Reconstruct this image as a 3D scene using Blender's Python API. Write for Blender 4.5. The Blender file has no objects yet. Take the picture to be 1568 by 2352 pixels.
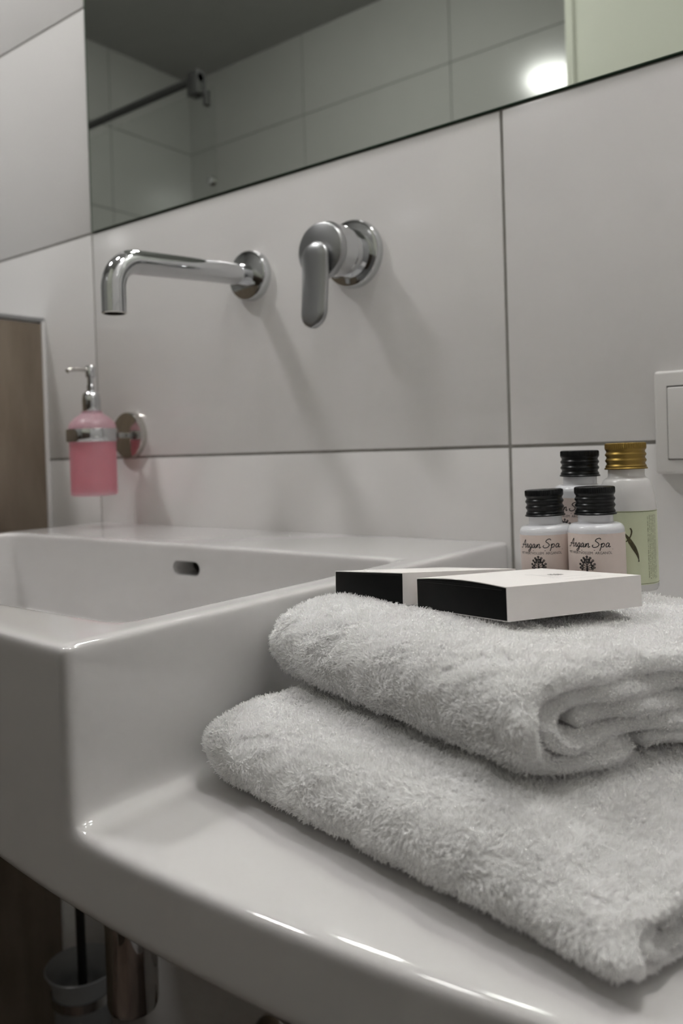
import bpy, bmesh, math, random
import numpy as np
from mathutils import Vector, Matrix, noise
random.seed(7); rng = np.random.default_rng(7)
S = bpy.context.scene; COL = S.collection
PI = math.pi
# ------------------------------------------------------------------ camera
CAM = (0.9341, -0.6838, 0.0014)
yaw, pit, rol = math.radians(37.965), math.radians(-0.790), math.radians(-1.724)
w_ = Vector((-math.sin(yaw)*math.cos(pit), math.cos(yaw)*math.cos(pit), math.sin(pit)))
r0 = w_.cross(Vector((0, 0, 1))).normalized(); u0 = r0.cross(w_)
r_ = r0*math.cos(rol)+u0*math.sin(rol); u_ = -r0*math.sin(rol)+u0*math.cos(rol)
cd = bpy.data.cameras.new('camera'); cam = bpy.data.objects.new('camera', cd); COL.objects.link(cam)
cam.matrix_world = Matrix(((r_.x, u_.x, -w_.x, CAM[0]), (r_.y, u_.y, -w_.y, CAM[1]), (r_.z, u_.z, -w_.z, CAM[2]), (0, 0, 0, 1)))
cd.sensor_fit = 'HORIZONTAL'; cd.lens = 18.0; cd.sensor_width = 18.0*1568/1890.5
cd.shift_x = 19.24/1568; cd.shift_y = -115.9/1568
cd.clip_start = 0.01; cd.clip_end = 50
cd.dof.use_dof = True; cd.dof.focus_distance = 0.455; cd.dof.aperture_fstop = 5.6
S.camera = cam
# ------------------------------------------------------------------ world, exposure
wd = bpy.data.worlds.new('world'); S.world = wd; wd.use_nodes = True
wd.node_tree.nodes['Background'].inputs[0].default_value = (0.02, 0.02, 0.02, 1)
S.view_settings.view_transform = 'Standard'; S.view_settings.look = 'None'
S.view_settings.gamma = 1; S.view_settings.exposure = 0.07; S.view_settings.use_curve_mapping = False
S.cycles.max_bounces = 9; S.cycles.diffuse_bounces = 5; S.cycles.glossy_bounces = 5; S.cycles.transmission_bounces = 4
S.cycles.caustics_reflective = True; S.cycles.sample_clamp_indirect = 60
S.cycles.use_adaptive_sampling = True; S.cycles.adaptive_threshold = .035; S.cycles.blur_glossy = 0.0; S.cycles.use_guiding = False; S.cycles.use_surface_guiding = True; S.cycles.surface_guiding_probability = .6; S.cycles.use_volume_guiding = False
LAMP = 132.0                       # emission of the ceiling lamps' diffusers
LAMPS = [(-0.385, -0.735, 0.74), (0.16, -0.40, 0.24), (0.90, -0.25, 0.52)]
# ------------------------------------------------------------------ materials
def mat(name, col, rough=0.5, metal=0.0, **k):
    m = bpy.data.materials.new(name); m.use_nodes = True
    b = m.node_tree.nodes['Principled BSDF']
    b.inputs['Base Color'].default_value = (*col, 1); b.inputs['Roughness'].default_value = rough
    b.inputs['Metallic'].default_value = metal
    for a, v in k.items(): b.inputs[a.replace('_', ' ')].default_value = v
    return m
def noisy(m, a, b, scale=8, stretch=(1, 1, 1), bump=0.0, detail=4):
    nt = m.node_tree; N = nt.nodes; L = nt.links; p = N['Principled BSDF']
    tc = N.new('ShaderNodeTexCoord'); mp = N.new('ShaderNodeMapping'); mp.inputs['Scale'].default_value = stretch
    n = N.new('ShaderNodeTexNoise'); n.inputs['Scale'].default_value = scale; n.inputs['Detail'].default_value = detail
    r = N.new('ShaderNodeValToRGB'); r.color_ramp.elements[0].color = (*a, 1); r.color_ramp.elements[1].color = (*b, 1)
    r.color_ramp.elements[0].position = .3; r.color_ramp.elements[1].position = .7
    L.new(tc.outputs['Object'], mp.inputs[0]); L.new(mp.outputs[0], n.inputs['Vector'])
    L.new(n.outputs['Fac'], r.inputs[0]); L.new(r.outputs[0], p.inputs['Base Color'])
    if bump:
        bp = N.new('ShaderNodeBump'); bp.inputs['Strength'].default_value = bump; bp.inputs['Distance'].default_value = .001
        L.new(n.outputs['Fac'], bp.inputs['Height']); L.new(bp.outputs[0], p.inputs['Normal'])
    return m
M = {}
M['tile'] = noisy(mat('white_tile', (.72, .71, .70), .12), (.71, .70, .69), (.73, .72, .71), 3)
M['dim_tile'] = noisy(mat('dimmed_white_tile', (.40, .40, .38), .16), (.32, .32, .305), (.34, .34, .325), 3)  # darker copy of the white tile; the room's dimness is put into the colour
M['grout'] = noisy(mat('grey_grout', (.30, .29, .27), .9), (.27, .26, .24), (.34, .33, .31), 60)
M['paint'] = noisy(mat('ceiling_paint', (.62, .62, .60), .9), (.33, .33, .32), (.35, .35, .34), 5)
M['cream'] = noisy(mat('cream_paint', (.80, .80, .68), .6), (.46, .47, .40), (.48, .49, .42), 4)
M['floor'] = noisy(mat('dark_floor', (.06, .045, .035), .4), (.07, .045, .033), (.11, .075, .055), 6)
M['ceramic'] = mat('white_ceramic', (.60, .59, .585), .07, 0, Coat_Weight=.3, Coat_Roughness=.03)
M['chrome'] = mat('chrome', (.60, .61, .62), .05, 1)
M['satin'] = mat('satin_chrome', (.36, .365, .37), .33, 1)
M['steel'] = mat('dark_chrome', (.60, .58, .55), .08, 1)
M['rail'] = mat('dark_rail_metal', (.10, .10, .10), .3, .8)
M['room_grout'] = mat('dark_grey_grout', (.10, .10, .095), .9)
M['mirror'] = mat('mirror_glass', (.84, .88, .83), .008, 1)
M['mirror_edge'] = mat('mirror_edge', (.05, .09, .06), .2)
M['wood'] = noisy(mat('brown_wood_tile', (.12, .09, .06), .45), (.16, .125, .088), (.22, .18, .135), 9, (5, 5, 1), .15)
M['absorber'] = noisy(mat('bounce_absorber', (.06, .045, .035), .4), (.05, .038, .028), (.08, .06, .045), 9, (1, 1, 7))  # dark colour of the added unseen panels that soak up bounce light
M['dark'] = mat('recess_shade', (.03, .025, .02), .6)  # near-black, stands in for shade in the overflow slot and switch gap
M['black_cap'] = mat('black_plastic', (.004, .005, .006), .3, 0, Specular_IOR_Level=.28)
M['gold'] = mat('gold_metal', (.30, .20, .055), .42, 1)
M['white_plastic'] = mat('white_plastic', (.70, .69, .68), .25)
M['bottle'] = mat('milky_plastic', (.72, .73, .76), .2)
M['pink_label'] = mat('pink_label', (.70, .60, .555), .35)
M['green_label'] = mat('green_label', (.62, .66, .47), .4)
M['ink'] = mat('black_ink', (.012, .011, .012), .5)
M['brown_ink'] = noisy(mat('brown_ink', (.06, .05, .02), .5), (.035, .03, .012), (.10, .085, .03), 900)
M['olive_ink'] = mat('olive_ink', (.10, .11, .03), .5)
M['carton'] = noisy(mat('white_carton', (.80, .77, .755), .5), (.79, .76, .745), (.81, .78, .765), 40)
M['black_carton'] = noisy(mat('black_carton', (.005, .0055, .0055), .5, 0, Specular_IOR_Level=.12), (.004, .005, .005), (.006, .006, .006), 90)
M['black_rod'] = mat('black_rod', (.01, .01, .01), .4)
M['switch'] = mat('switch_plastic', (.68, .67, .65), .3)
def pink_mat(name, tcol, dcol, f):
    m = bpy.data.materials.new(name); m.use_nodes = True; nt = m.node_tree; N = nt.nodes; L = nt.links; N.clear()
    o = N.new('ShaderNodeOutputMaterial'); t = N.new('ShaderNodeBsdfTransparent'); t.inputs[0].default_value = (*tcol, 1)
    d = N.new('ShaderNodeBsdfDiffuse'); d.inputs[0].default_value = (*dcol, 1)
    tr = N.new('ShaderNodeBsdfTranslucent'); tr.inputs[0].default_value = (*dcol, 1)
    g = N.new('ShaderNodeBsdfGlossy'); g.inputs['Roughness'].default_value = .3
    a = N.new('ShaderNodeMixShader'); a.inputs[0].default_value = .5; b = N.new('ShaderNodeMixShader'); b.inputs[0].default_value = f
    c = N.new('ShaderNodeMixShader'); c.inputs[0].default_value = .04
    L.new(d.outputs[0], a.inputs[1]); L.new(tr.outputs[0], a.inputs[2]); L.new(a.outputs[0], b.inputs[1]); L.new(t.outputs[0], b.inputs[2])
    L.new(b.outputs[0], c.inputs[1]); L.new(g.outputs[0], c.inputs[2]); L.new(c.outputs[0], o.inputs[0]); return m
M['soap'] = pink_mat('pink_soap_glass', (1, .62, .68), (.86, .26, .34), .38)
M['frost'] = pink_mat('frosted_glass', (.95, .80, .84), (.80, .60, .66), .45)
M['frost_clear'] = pink_mat('frosted_clear_glass', (.85, .87, .88), (.62, .64, .66), .35)
M['glass'] = mat('shower_glass', (.985, .995, .99), .0, 0, Transmission_Weight=1.0, IOR=1.02)
def emis(name, col, s):
    m = bpy.data.materials.new(name); m.use_nodes = True; b = m.node_tree.nodes['Principled BSDF']
    b.inputs['Base Color'].default_value = (.8, .8, .8, 1); b.inputs['Emission Color'].default_value = (*col, 1); b.inputs['Emission Strength'].default_value = s
    return m
def terry_mat():
    m = bpy.data.materials.new('white_terry'); m.use_nodes = True; nt = m.node_tree; N = nt.nodes; L = nt.links; N.clear()
    o = N.new('ShaderNodeOutputMaterial'); d = N.new('ShaderNodeBsdfDiffuse'); t = N.new('ShaderNodeBsdfTranslucent')
    d.inputs[0].default_value = (.985, .98, .978, 1); t.inputs[0].default_value = (.985, .98, .978, 1)
    x = N.new('ShaderNodeMixShader'); x.inputs[0].default_value = .45
    L.new(d.outputs[0], x.inputs[1]); L.new(t.outputs[0], x.inputs[2]); L.new(x.outputs[0], o.inputs[0]); return m
M['terry'] = terry_mat()
# ------------------------------------------------------------------ helpers
def link(name, me, m=None, parent=None, kind=None, smooth=None, loc=None):
    o = bpy.data.objects.new(name, me); COL.objects.link(o)
    for x in (m if isinstance(m, (list, tuple)) else [m]):
        if x is not None: me.materials.append(x)
    if parent is not None: o.parent = parent
    if kind: o['kind'] = kind
    if loc: o.location = loc
    if smooth is not None:
        for p in me.polygons: p.use_smooth = True
        if smooth < 179: me.set_sharp_from_angle(angle=math.radians(smooth))
    return o
def bm_link(name, bm, m=None, parent=None, kind=None, smooth=None, loc=None):
    me = bpy.data.meshes.new(name); bmesh.ops.recalc_face_normals(bm, faces=bm.faces); bm.to_mesh(me); bm.free()
    return link(name, me, m, parent, kind, smooth, loc)
def thing(name, label, cat, loc=(0, 0, 0), rz=0, group=None, mtx=None):
    o = bpy.data.objects.new(name, None); COL.objects.link(o); o.empty_display_size = .02
    if mtx is not None: o.matrix_world = mtx
    else: o.location = loc; o.rotation_euler = (0, 0, rz)
    tag(o, label, cat, group); return o
def tag(o, label, cat, group=None):
    o['label'] = label; o['category'] = cat
    if group: o['group'] = group
    return o
def box_bm(bm, a, b, bev=0, seg=2, mi=0):
    c = [(x, y, z) for x in (a[0], b[0]) for y in (a[1], b[1]) for z in (a[2], b[2])]
    v = [bm.verts.new(p) for p in c]
    fs = [bm.faces.new([v[i] for i in f]) for f in ((0, 1, 3, 2), (4, 6, 7, 5), (0, 4, 5, 1), (2, 3, 7, 6), (0, 2, 6, 4), (1, 5, 7, 3))]
    for f in fs: f.material_index = mi
    if bev:
        es = {e for f in fs for e in f.edges}
        r = bmesh.ops.bevel(bm, geom=list(es), offset=bev, segments=seg, profile=.5, affect='EDGES')
        for f in r['faces']: f.material_index = mi
def lathe_bm(bm, prof, seg=64, M4=None, wob=None, closed=True):
    """revolve (r,z) profile about z; optional radial modulation wob(i_profile, angle)"""
    rings = []
    for k, (r, z) in enumerate(prof):
        if r < 1e-6:
            rings.append([bm.verts.new((0, 0, z))])
        else:
            ring = []
            for i in range(seg):
                a = 2*PI*i/seg; rr = r+(wob(k, a) if wob else 0)
                ring.append(bm.verts.new((rr*math.cos(a), rr*math.sin(a), z)))
            rings.append(ring)
    for A, B in zip(rings, rings[1:]):
        if len(A) == 1 and len(B) == 1: continue
        for i in range(seg):
            j = (i+1) % seg
            if len(A) == 1: bm.faces.new((A[0], B[i], B[j]))
            elif len(B) == 1: bm.faces.new((A[i], A[j], B[0]))
            else: bm.faces.new((A[i], A[j], B[j], B[i]))
    if M4 is not None:
        vs = [v for ring in rings for v in ring]; bmesh.ops.transform(bm, matrix=M4, verts=vs)
def tube_bm(bm, pts, rad, seg=32, caps=True):
    pts = [Vector(p) for p in pts]; n = len(pts)
    rad = rad if isinstance(rad, (list, tuple)) else [rad]*n
    T = [(pts[min(i+1, n-1)]-pts[max(i-1, 0)]).normalized() for i in range(n)]
    a = Vector((0, 0, 1)) if abs(T[0].z) < .9 else Vector((1, 0, 0)); N = (a-a.dot(T[0])*T[0]).normalized()
    rings = []
    for i in range(n):
        N = (N-N.dot(T[i])*T[i]).normalized(); B = T[i].cross(N)
        rings.append([bm.verts.new(pts[i]+rad[i]*(math.cos(2*PI*k/seg)*N+math.sin(2*PI*k/seg)*B)) for k in range(seg)])
    for A, B in zip(rings, rings[1:]):
        for i in range(seg): bm.faces.new((A[i], A[(i+1) % seg], B[(i+1) % seg], B[i]))
    if caps: bm.faces.new(rings[0]); bm.faces.new(rings[-1])
def new(): return bmesh.new()
TOFRONT = Matrix.Rotation(PI/2, 4, 'X')    # local +z -> world -y (out of the wall)
def T(x, y, z): return Matrix.Translation((x, y, z))
# ------------------------------------------------------------------ room shell
FZ, CZ, LX, RX, FY = -.936, 1.5, -1.55, 1.14, -1.63
BEV0 = .0009
def tiled(name, org, ud, vd, nd, us, vs, u0, v0, holes=(), tw=.603, th=.303, g=.003, thick=.008):
    """tiles laid in a plane: org + u*ud + v*vd, nd points into the room"""
    org, ud, vd, nd = map(Vector, (org, ud, vd, nd)); bm = new()
    def add(a, b, c, d, lo, hi, mi, bev):
        n0 = len(bm.verts); box_bm(bm, (a, c, lo), (b, d, hi), bev, 2, mi)
        bm.verts.ensure_lookup_table()
    add(us[0], us[1], vs[0], vs[1], -.012-thick, -.0016, 1, 0) if not holes else None
    if holes:
        (h0, h1, k0, k1) = holes[0]
        for a, b, c, d in ((us[0], h0, vs[0], vs[1]), (h1, us[1], vs[0], vs[1]), (h0, h1, vs[0], k0), (h0, h1, k1, vs[1])):
            add(a, b, c, d, -.012-thick, -.0016, 1, 0)
        add(h0, h1, k0, k1, -.012-thick, -.008, 1, 0)
    i0 = math.floor((us[0]-u0)/tw)-1; i1 = math.ceil((us[1]-u0)/tw)+1; j0 = math.floor((vs[0]-v0)/th)-1; j1 = math.ceil((vs[1]-v0)/th)+1
    for i in range(i0, i1):
        for j in range(j0, j1):
            a = u0+i*tw+g/2; b = a+tw-g; c = v0+j*th+g/2; d = c+th-g
            a, b, c, d = max(a, us[0]), min(b, us[1]), max(c, vs[0]), min(d, vs[1])
            if b-a < .004 or d-c < .004: continue
            if holes:
                h0, h1, k0, k1 = holes[0]
                if a > h0-.01 and b < h1+.01 and c > k0-.01 and d < k1+.01: continue
            add(a, b, c, d, -.009, 0, 0, .0009 if name == 'wall_back' else 0)
    for v in bm.verts: v.co = org+ud*v.co.x+vd*v.co.y+nd*v.co.z
    return bm_link(name, bm, [M['tile' if name in ('wall_back', 'wall_right') else 'dim_tile'], M['grout' if name in ('wall_back', 'wall_right') else 'room_grout']], kind='structure', smooth=40)
MX0, MX1, MZ0, MZ1 = 0.0, 1.10, .303, 1.212
tiled('wall_back', (0, 0, 0), (1, 0, 0), (0, 0, 1), (0, -1, 0), (LX, RX), (FZ, CZ), 0, 0, [(MX0, MX1, MZ0, MZ1)])
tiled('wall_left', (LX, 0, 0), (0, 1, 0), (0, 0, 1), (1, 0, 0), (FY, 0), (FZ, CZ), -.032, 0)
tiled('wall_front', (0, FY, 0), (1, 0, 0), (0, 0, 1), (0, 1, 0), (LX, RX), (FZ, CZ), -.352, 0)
tiled('wall_right', (RX, 0, 0), (0, 1, 0), (0, 0, 1), (-1, 0, 0), (FY, 0), (FZ, CZ), -.032, 0)
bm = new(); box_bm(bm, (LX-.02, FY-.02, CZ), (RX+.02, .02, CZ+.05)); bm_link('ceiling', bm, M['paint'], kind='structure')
bm = new(); box_bm(bm, (LX-.02, FY-.02, FZ-.05), (RX+.02, .02, FZ)); bm_link('floor', bm, M['floor'], kind='structure')
# painted wall return behind the camera's back, seen in the mirror
bm = new(); box_bm(bm, (.205, FY+.001, .30), (RX-.001, -1.2, CZ)); bm_link('wall_return', bm, M['cream'], kind='structure')
bm = new(); box_bm(bm, (.205, FY+.001, FZ), (RX-.001, -1.196, .30), .002, 1); bm_link('wall_absorber', bm, M['absorber'], kind='structure')  # unseen dark lower wall, added to keep bounce light off the basin front
bm = new(); box_bm(bm, (LX+.001, FY, FZ), (.205, FY+.010, 0.0), .002, 1); bm_link('wall_front_absorber', bm, M['absorber'], kind='structure')  # added dark panel low on the front wall, out of view, reduces ambient light
bm = new(); box_bm(bm, (.195, -1.215, FZ), (.215, -1.194, CZ), .003); bm_link('trim_1', bm, M['cream'], kind='structure')
# half-height partition with wood-look tiles left of the basin
bm = new()
PX = -.117
box_bm(bm, (PX-.13, -1.0, FZ), (PX-.004, -.0005, .196), 0, 2, 1)
box_bm(bm, (PX-.004, -1.0, FZ), (PX, -.006, .1945), .0006, 1, 0)
bm_link('wall_partition', bm, [M['wood'], M['tile']], kind='structure')
bm = new(); box_bm(bm, (PX-.132, -1.0, .1965), (PX+.002, -.0005, .2035), .002, 3); bm_link('trim_2', bm, M['satin'], kind='structure', smooth=40)
bm = new(); box_bm(bm, (PX-.0035, -.0065, -.22), (PX+.003, -.0005, .1985), .002, 3); bm_link('trim_3', bm, M['white_plastic'], kind='structure', smooth=40)
# ------------------------------------------------------------------ washbasin with shelf: one casting
def solid_grid(xs, ys, zs, solid):
    nx, ny, nz = len(xs)-1, len(ys)-1, len(zs)-1
    f = np.zeros((nx+2, ny+2, nz+2), bool)
    for i in range(nx):
        for j in range(ny):
            for k in range(nz):
                f[i+1, j+1, k+1] = solid((xs[i]+xs[i+1])/2, (ys[j]+ys[j+1])/2, (zs[k]+zs[k+1])/2)
    vid = {}; V = []; F = []
    def v(i, j, k):
        if (i, j, k) not in vid: vid[(i, j, k)] = len(V); V.append((xs[i], ys[j], zs[k]))
        return vid[(i, j, k)]
    for i in range(1, nx+1):
        for j in range(1, ny+1):
            for k in range(1, nz+1):
                if not f[i, j, k]: continue
                a, b, c = i-1, j-1, k-1
                if not f[i-1, j, k]: F.append((v(a, b, c), v(a, b, c+1), v(a, b+1, c+1), v(a, b+1, c)))
                if not f[i+1, j, k]: F.append((v(a+1, b, c), v(a+1, b+1, c), v(a+1, b+1, c+1), v(a+1, b, c+1)))
                if not f[i, j-1, k]: F.append((v(a, b, c), v(a+1, b, c), v(a+1, b, c+1), v(a, b, c+1)))
                if not f[i, j+1, k]: F.append((v(a, b+1, c), v(a, b+1, c+1), v(a+1, b+1, c+1), v(a+1, b+1, c)))
                if not f[i, j, k-1]: F.append((v(a, b, c), v(a, b+1, c), v(a+1, b+1, c), v(a+1, b, c)))
                if not f[i, j, k+1]: F.append((v(a, b, c+1), v(a+1, b, c+1), v(a+1, b+1, c+1), v(a, b+1, c+1)))
    me = bpy.data.meshes.new('g'); me.from_pydata(V, [], F); me.update(); return me
YF, ZT, ZS, ZI, ZB = -.4585, -.0862, -.172, -.180, -.2105
YI0, YI1, XI0, XI1, XR, XE = -.142, -.4115, .022, .577, .600, 1.0
xs = [0, .009, XI0-.006, XI0, XI0+.03, .20, .40, XI1-.03, XI1, XI1+.007, XR-.011, XR, XR+.022, .8, XE-.012, XE]
ys = [YF, YF+.013, YI1-.010, YI1, YI1+.03, -.30, YI0-.03, YI0, YI0+.009, -.07, -.006, -.0008]
zs = [ZB, ZB+.008, ZI-.008, ZI, ZS, ZS+.022, -.125, ZT-.007, ZT]
def solid(x, y, z):
    if x > XR: return z < ZS
    return not (XI0 < x < XI1 and YI1 < y < YI0 and z > ZI)
me = solid_grid(xs, ys, zs, solid)
tmp = bpy.data.objects.new('tmp', me); COL.objects.link(tmp)
sub = tmp.modifiers.new('s', 'SUBSURF'); sub.levels = 4; sub.render_levels = 4
# stadium cutter for the overflow
bm = new(); n = 24; xo, zo, hw, hr = .3255, -.1095, .0125, .0068
loop = [(xo+hw+hr*math.cos(a), zo+hr*math.sin(a)) for a in [(-PI/2+PI*i/n) for i in range(n+1)]]+[(xo-hw+hr*math.cos(a), zo+hr*math.sin(a)) for a in [(PI/2+PI*i/n) for i in range(n+1)]]
A = [bm.verts.new((x, -.16, z)) for x, z in loop]; B = [bm.verts.new((x, -.112, z)) for x, z in loop]
bm.faces.new(A); bm.faces.new(B[::-1])
for i in range(len(A)): bm.faces.new((A[i], B[i], B[(i+1) % len(A)], A[(i+1) % len(A)]))
bmesh.ops.recalc_face_normals(bm, faces=bm.faces)
cm = bpy.data.meshes.new('cut'); bm.to_mesh(cm); bm.free(); cut = bpy.data.objects.new('cut', cm); COL.objects.link(cut)
bo = tmp.modifiers.new('b', 'BOOLEAN'); bo.object = cut; bo.operation = 'DIFFERENCE'; bo.solver = 'EXACT'
dg = bpy.context.evaluated_depsgraph_get(); dg.update()
bme = bpy.data.meshes.new_from_object(tmp.evaluated_get(dg)); bme.name = 'washbasin_body'
bpy.data.objects.remove(tmp); bpy.data.objects.remove(cut)
bme.materials.clear()
# the front is slightly bowed in plan
nv = len(bme.vertices); co = np.empty(nv*3, np.float32); bme.vertices.foreach_get('co', co); co = co.reshape(-1, 3)
xx = np.clip(co[:, 0], .50, .84); yb_ = -.4642+.38*(xx-.67)**2; sl = np.clip(co[:, 0]-.84, 0, 1)*.13
co[:, 1] += (yb_+sl-YF)*np.clip((-.420-co[:, 1])/.022, 0, 1)
bme.vertices.foreach_set('co', co.reshape(-1)); bme.update()
basin = thing('washbasin', 'white ceramic wall-hung washbasin with a lower side shelf, below the wall tap', 'washbasin', (.3, 0, ZT))
def child(name, bm, m, par, smooth=None, M4=None, label=None):
    """part given in world coordinates, stored in the parent's frame"""
    me = bpy.data.meshes.new(name); bmesh.ops.recalc_face_normals(bm, faces=bm.faces); bm.to_mesh(me); bm.free()
    return child_me(name, me, m, par, smooth, label)
def child_me(name, me, m, par, smooth=None, label=None):
    pm = par.matrix_basis.copy(); q = par.parent
    while q is not None: pm = q.matrix_basis @ pm; q = q.parent
    me.transform(pm.inverted())
    o = link(name, me, m, par, smooth=smooth)
    if label: o['label'] = label
    return o
body = child_me('basin_body', bme, M['ceramic'], basin, 50)
bm = new(); lathe_bm(bm, [(0, .0075), (.018, .0075), (.0225, .006), (.023, .004), (.023, .001), (.029, .0008), (.031, 0), (.031, -.003), (0, -.003)], 48, T(.30, -.275, ZI+.0015))
child('drain_cover', bm, M['chrome'], basin, 40, label='round chrome drain cover')
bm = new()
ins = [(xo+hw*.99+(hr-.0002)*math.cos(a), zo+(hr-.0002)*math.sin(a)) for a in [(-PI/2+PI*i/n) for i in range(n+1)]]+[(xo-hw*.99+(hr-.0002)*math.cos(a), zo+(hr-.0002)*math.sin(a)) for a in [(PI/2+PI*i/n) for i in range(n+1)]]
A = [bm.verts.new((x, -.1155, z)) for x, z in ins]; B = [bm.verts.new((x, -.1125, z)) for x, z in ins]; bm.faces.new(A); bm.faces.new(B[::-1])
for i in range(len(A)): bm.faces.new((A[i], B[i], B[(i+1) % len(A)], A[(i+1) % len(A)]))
child('overflow_shade', bm, M['dark'], basin, label='dark insert painting the shade in the overflow slot of the bowl')  # dark plug, paints the shade deep in the slot
# ------------------------------------------------------------------ towels
def smooth01(t): t = max(0, min(1, t)); return t*t*(3-2*t)
def arc(cx, cy, r, a0, a1, n=12, ry=None):
    ry = ry or r
    return [(cx+r*math.cos(math.radians(a0+(a1-a0)*i/n)), cy+ry*math.sin(math.radians(a0+(a1-a0)*i/n))) for i in range(n+1)]
def resample(P, step):
    P = [Vector((a, b, 0)) for a, b in P]; out = [P[0]]; acc = 0
    for a, b in zip(P, P[1:]):
        L = (b-a).length; t = step-acc
        while t <= L: out.append(a.lerp(b, t/L)); t += step
        acc = (acc+L) % step if L > 0 else acc
        acc = L-(t-step) if L > 0 else acc
    out.append(P[-1]); return out
wavk = [(rng.normal(size=3)*s, rng.uniform(0, 6.28, 3), a) for s, a in [(70, 1.0)]*6+[(260, .9)]*8+[(800, .8)]*8]
def nfield(P):
    out = np.zeros_like(P)
    for k, ph, a in wavk:
        d = P@k
        out += a*np.stack([np.sin(d+ph[0]), np.sin(d*1.07+ph[1]), np.sin(d*.93+ph[2])], 1)
    return out/4.0
def make_towel(name, label, org, ang, Lx, Dy, strips, zlo, zhi, tufts, endround=.02, rside=.5, seed=1):
    e1 = Vector((-math.cos(ang), -math.sin(ang), 0)); e2 = Vector((-math.sin(ang), math.cos(ang), 0))   # e1: from right end to left end
    org = Vector(org); rg = np.random.default_rng(seed)
    V = []; F = []; Ftag = []
    nx = int(Lx/.004)
    Xs = [Lx*i/nx for i in range(nx+1)]
    def place(X, Y, q):
        # rounding of both ends
        s = 1.0; dy = 0
        tL = (X-(Lx-endround))/endround
        if tL > 0: s *= math.sqrt(max(.08, 1-.9*tL*tL)); dy = .006*tL*tL
        tR = (.008-X)/.008
        if tR > 0: s *= 1-(1-rside)*.16*tR*tR
        Yc = Y+(dy*(1-2*Y/Dy))
        q = .5+(q-.5)*s
        # sideways bulge of layers
        Xq = X+.0025*math.sin(9*q+3*Y*30)*math.exp(-X/.03)
        w = org+e1*Xq+e2*Yc
        a = zlo(w.x, w.y, X, Y); b = zhi(w.x, w.y, X, Y)
        nz = noise.noise_vector(Vector((w.x*45, w.y*45, q*1.5+seed*7)))*.0016+noise.noise_vector(Vector((w.x*120, w.y*120, q*4+seed*3)))*.0006
        return w+Vector((nz.x, nz.y, a+(b-a)*q+(nz.z*(1 if q > .15 else 0))))
    H0 = .046
    for si, (P, t, outer) in enumerate(strips):
        C = resample(P, .004); n = len(C)
        Lf, Rt, Md = [], [], []
        for i in range(n):
            d = (C[min(i+1, n-1)]-C[max(i-1, 0)]).normalized(); nn = Vector((-d.y, d.x, 0))
            e = min(i, n-1-i)*.004; tt = t/2*math.sqrt(min(1, .15+e/(t*.5))) if e < t*.5 else t/2
            Lf.append(C[i]+nn*tt); Rt.append(C[i]-nn*tt); Md.append(C[i])
        ringpts = Lf+Rt[::-1]; m = len(ringpts); base = len(V)
        for X in Xs:
            for p in ringpts: V.append(place(X, p.x, p.y/H0))
        for i in range(nx):
            for j in range(m):
                a = base+i*m+j; b = base+i*m+(j+1) % m
                F.append((a, b, b+m, a+m)); Ftag.append(1 if outer else (2 if (i < 4 or i > nx-4) else 0))
        for end, off, sgn in ((0, base, -1), (nx, base+nx*m, 1)):
            mb = len(V)
            for i in range(n):
                w = place(Xs[end], Md[i].x, Md[i].y/H0)+e1*sgn*t*.34; V.append(w)
            for i in range(n-1):
                L0, L1 = off+i, off+i+1; R0, R1 = off+m-1-i, off+m-2-i; M0, M1 = mb+i, mb+i+1
                q1, q2 = (L0, M0, M1, L1), (M0, R0, R1, M1)
                if sgn < 0: q1, q2 = q1[::-1], q2[::-1]
                F += [q1, q2]; Ftag += [3, 3]
            F += [(off, off+m-1, mb), (off+n-1, mb+n-1, off+n)]; Ftag += [0, 0]
    me0 = bpy.data.meshes.new('b'); me0.from_pydata([tuple(v) for v in V], [], F)
    bm = new(); bm.from_mesh(me0); bmesh.ops.recalc_face_normals(bm, faces=bm.faces)
    bm.normal_update(); bm.faces.ensure_lookup_table()
    VA = np.array([tuple(v.co) for v in bm.verts]); VN = np.array([tuple(v.normal) for v in bm.verts])
    tr = []; tg = []
    for f in bm.faces:
        ix = [v.index for v in f.verts]
        for k in range(1, len(ix)-1): tr.append((ix[0], ix[k], ix[k+1])); tg.append(Ftag[f.index])
    faces = [tuple(v.index for v in f.verts) for f in bm.faces]; bm.free()
    tr = np.array(tr); tg = np.array(tg)
    a, b, c = VA[tr[:, 0]], VA[tr[:, 1]], VA[tr[:, 2]]
    cr = np.cross(b-a, c-a); area = np.linalg.norm(cr, axis=1)/2
    fn = cr/np.maximum(np.linalg.norm(cr, axis=1), 1e-12)[:, None]
    cen = (a+b+c)/3
    d = np.linalg.norm(cen-np.array(CAM), axis=1)
    wgt = area*np.where(tg == 0, 0, np.where(tg == 2, .8, np.where(tg == 3, 1.15, 1.0)))
    wgt *= np.where(fn[:, 2] < -.75, .12, 1)*np.clip((.52/np.maximum(d, .2))**2, .25, 1.35)
    pr = wgt/wgt.sum(); idx = rg.choice(len(tr), tufts, p=pr)
    u = rg.random((tufts, 2)); fl = u.sum(1) > 1; u[fl] = 1-u[fl]
    w0 = 1-u.sum(1)
    P = a[idx]*w0[:, None]+b[idx]*u[:, :1]+c[idx]*u[:, 1:]
    Nn = VN[tr[idx, 0]]*w0[:, None]+VN[tr[idx, 1]]*u[:, :1]+VN[tr[idx, 2]]*u[:, 1:]
    Nn = .6*Nn+.4*fn[idx]; Nn /= np.linalg.norm(Nn, axis=1)[:, None]+1e-9
    G = nfield(P); rnd = rg.normal(size=(tufts, 3))
    D1 = Nn*1.0+.75*G+.28*rnd+np.array([.05, -.05, .12]); D1 /= np.linalg.norm(D1, axis=1)[:, None]
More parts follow.
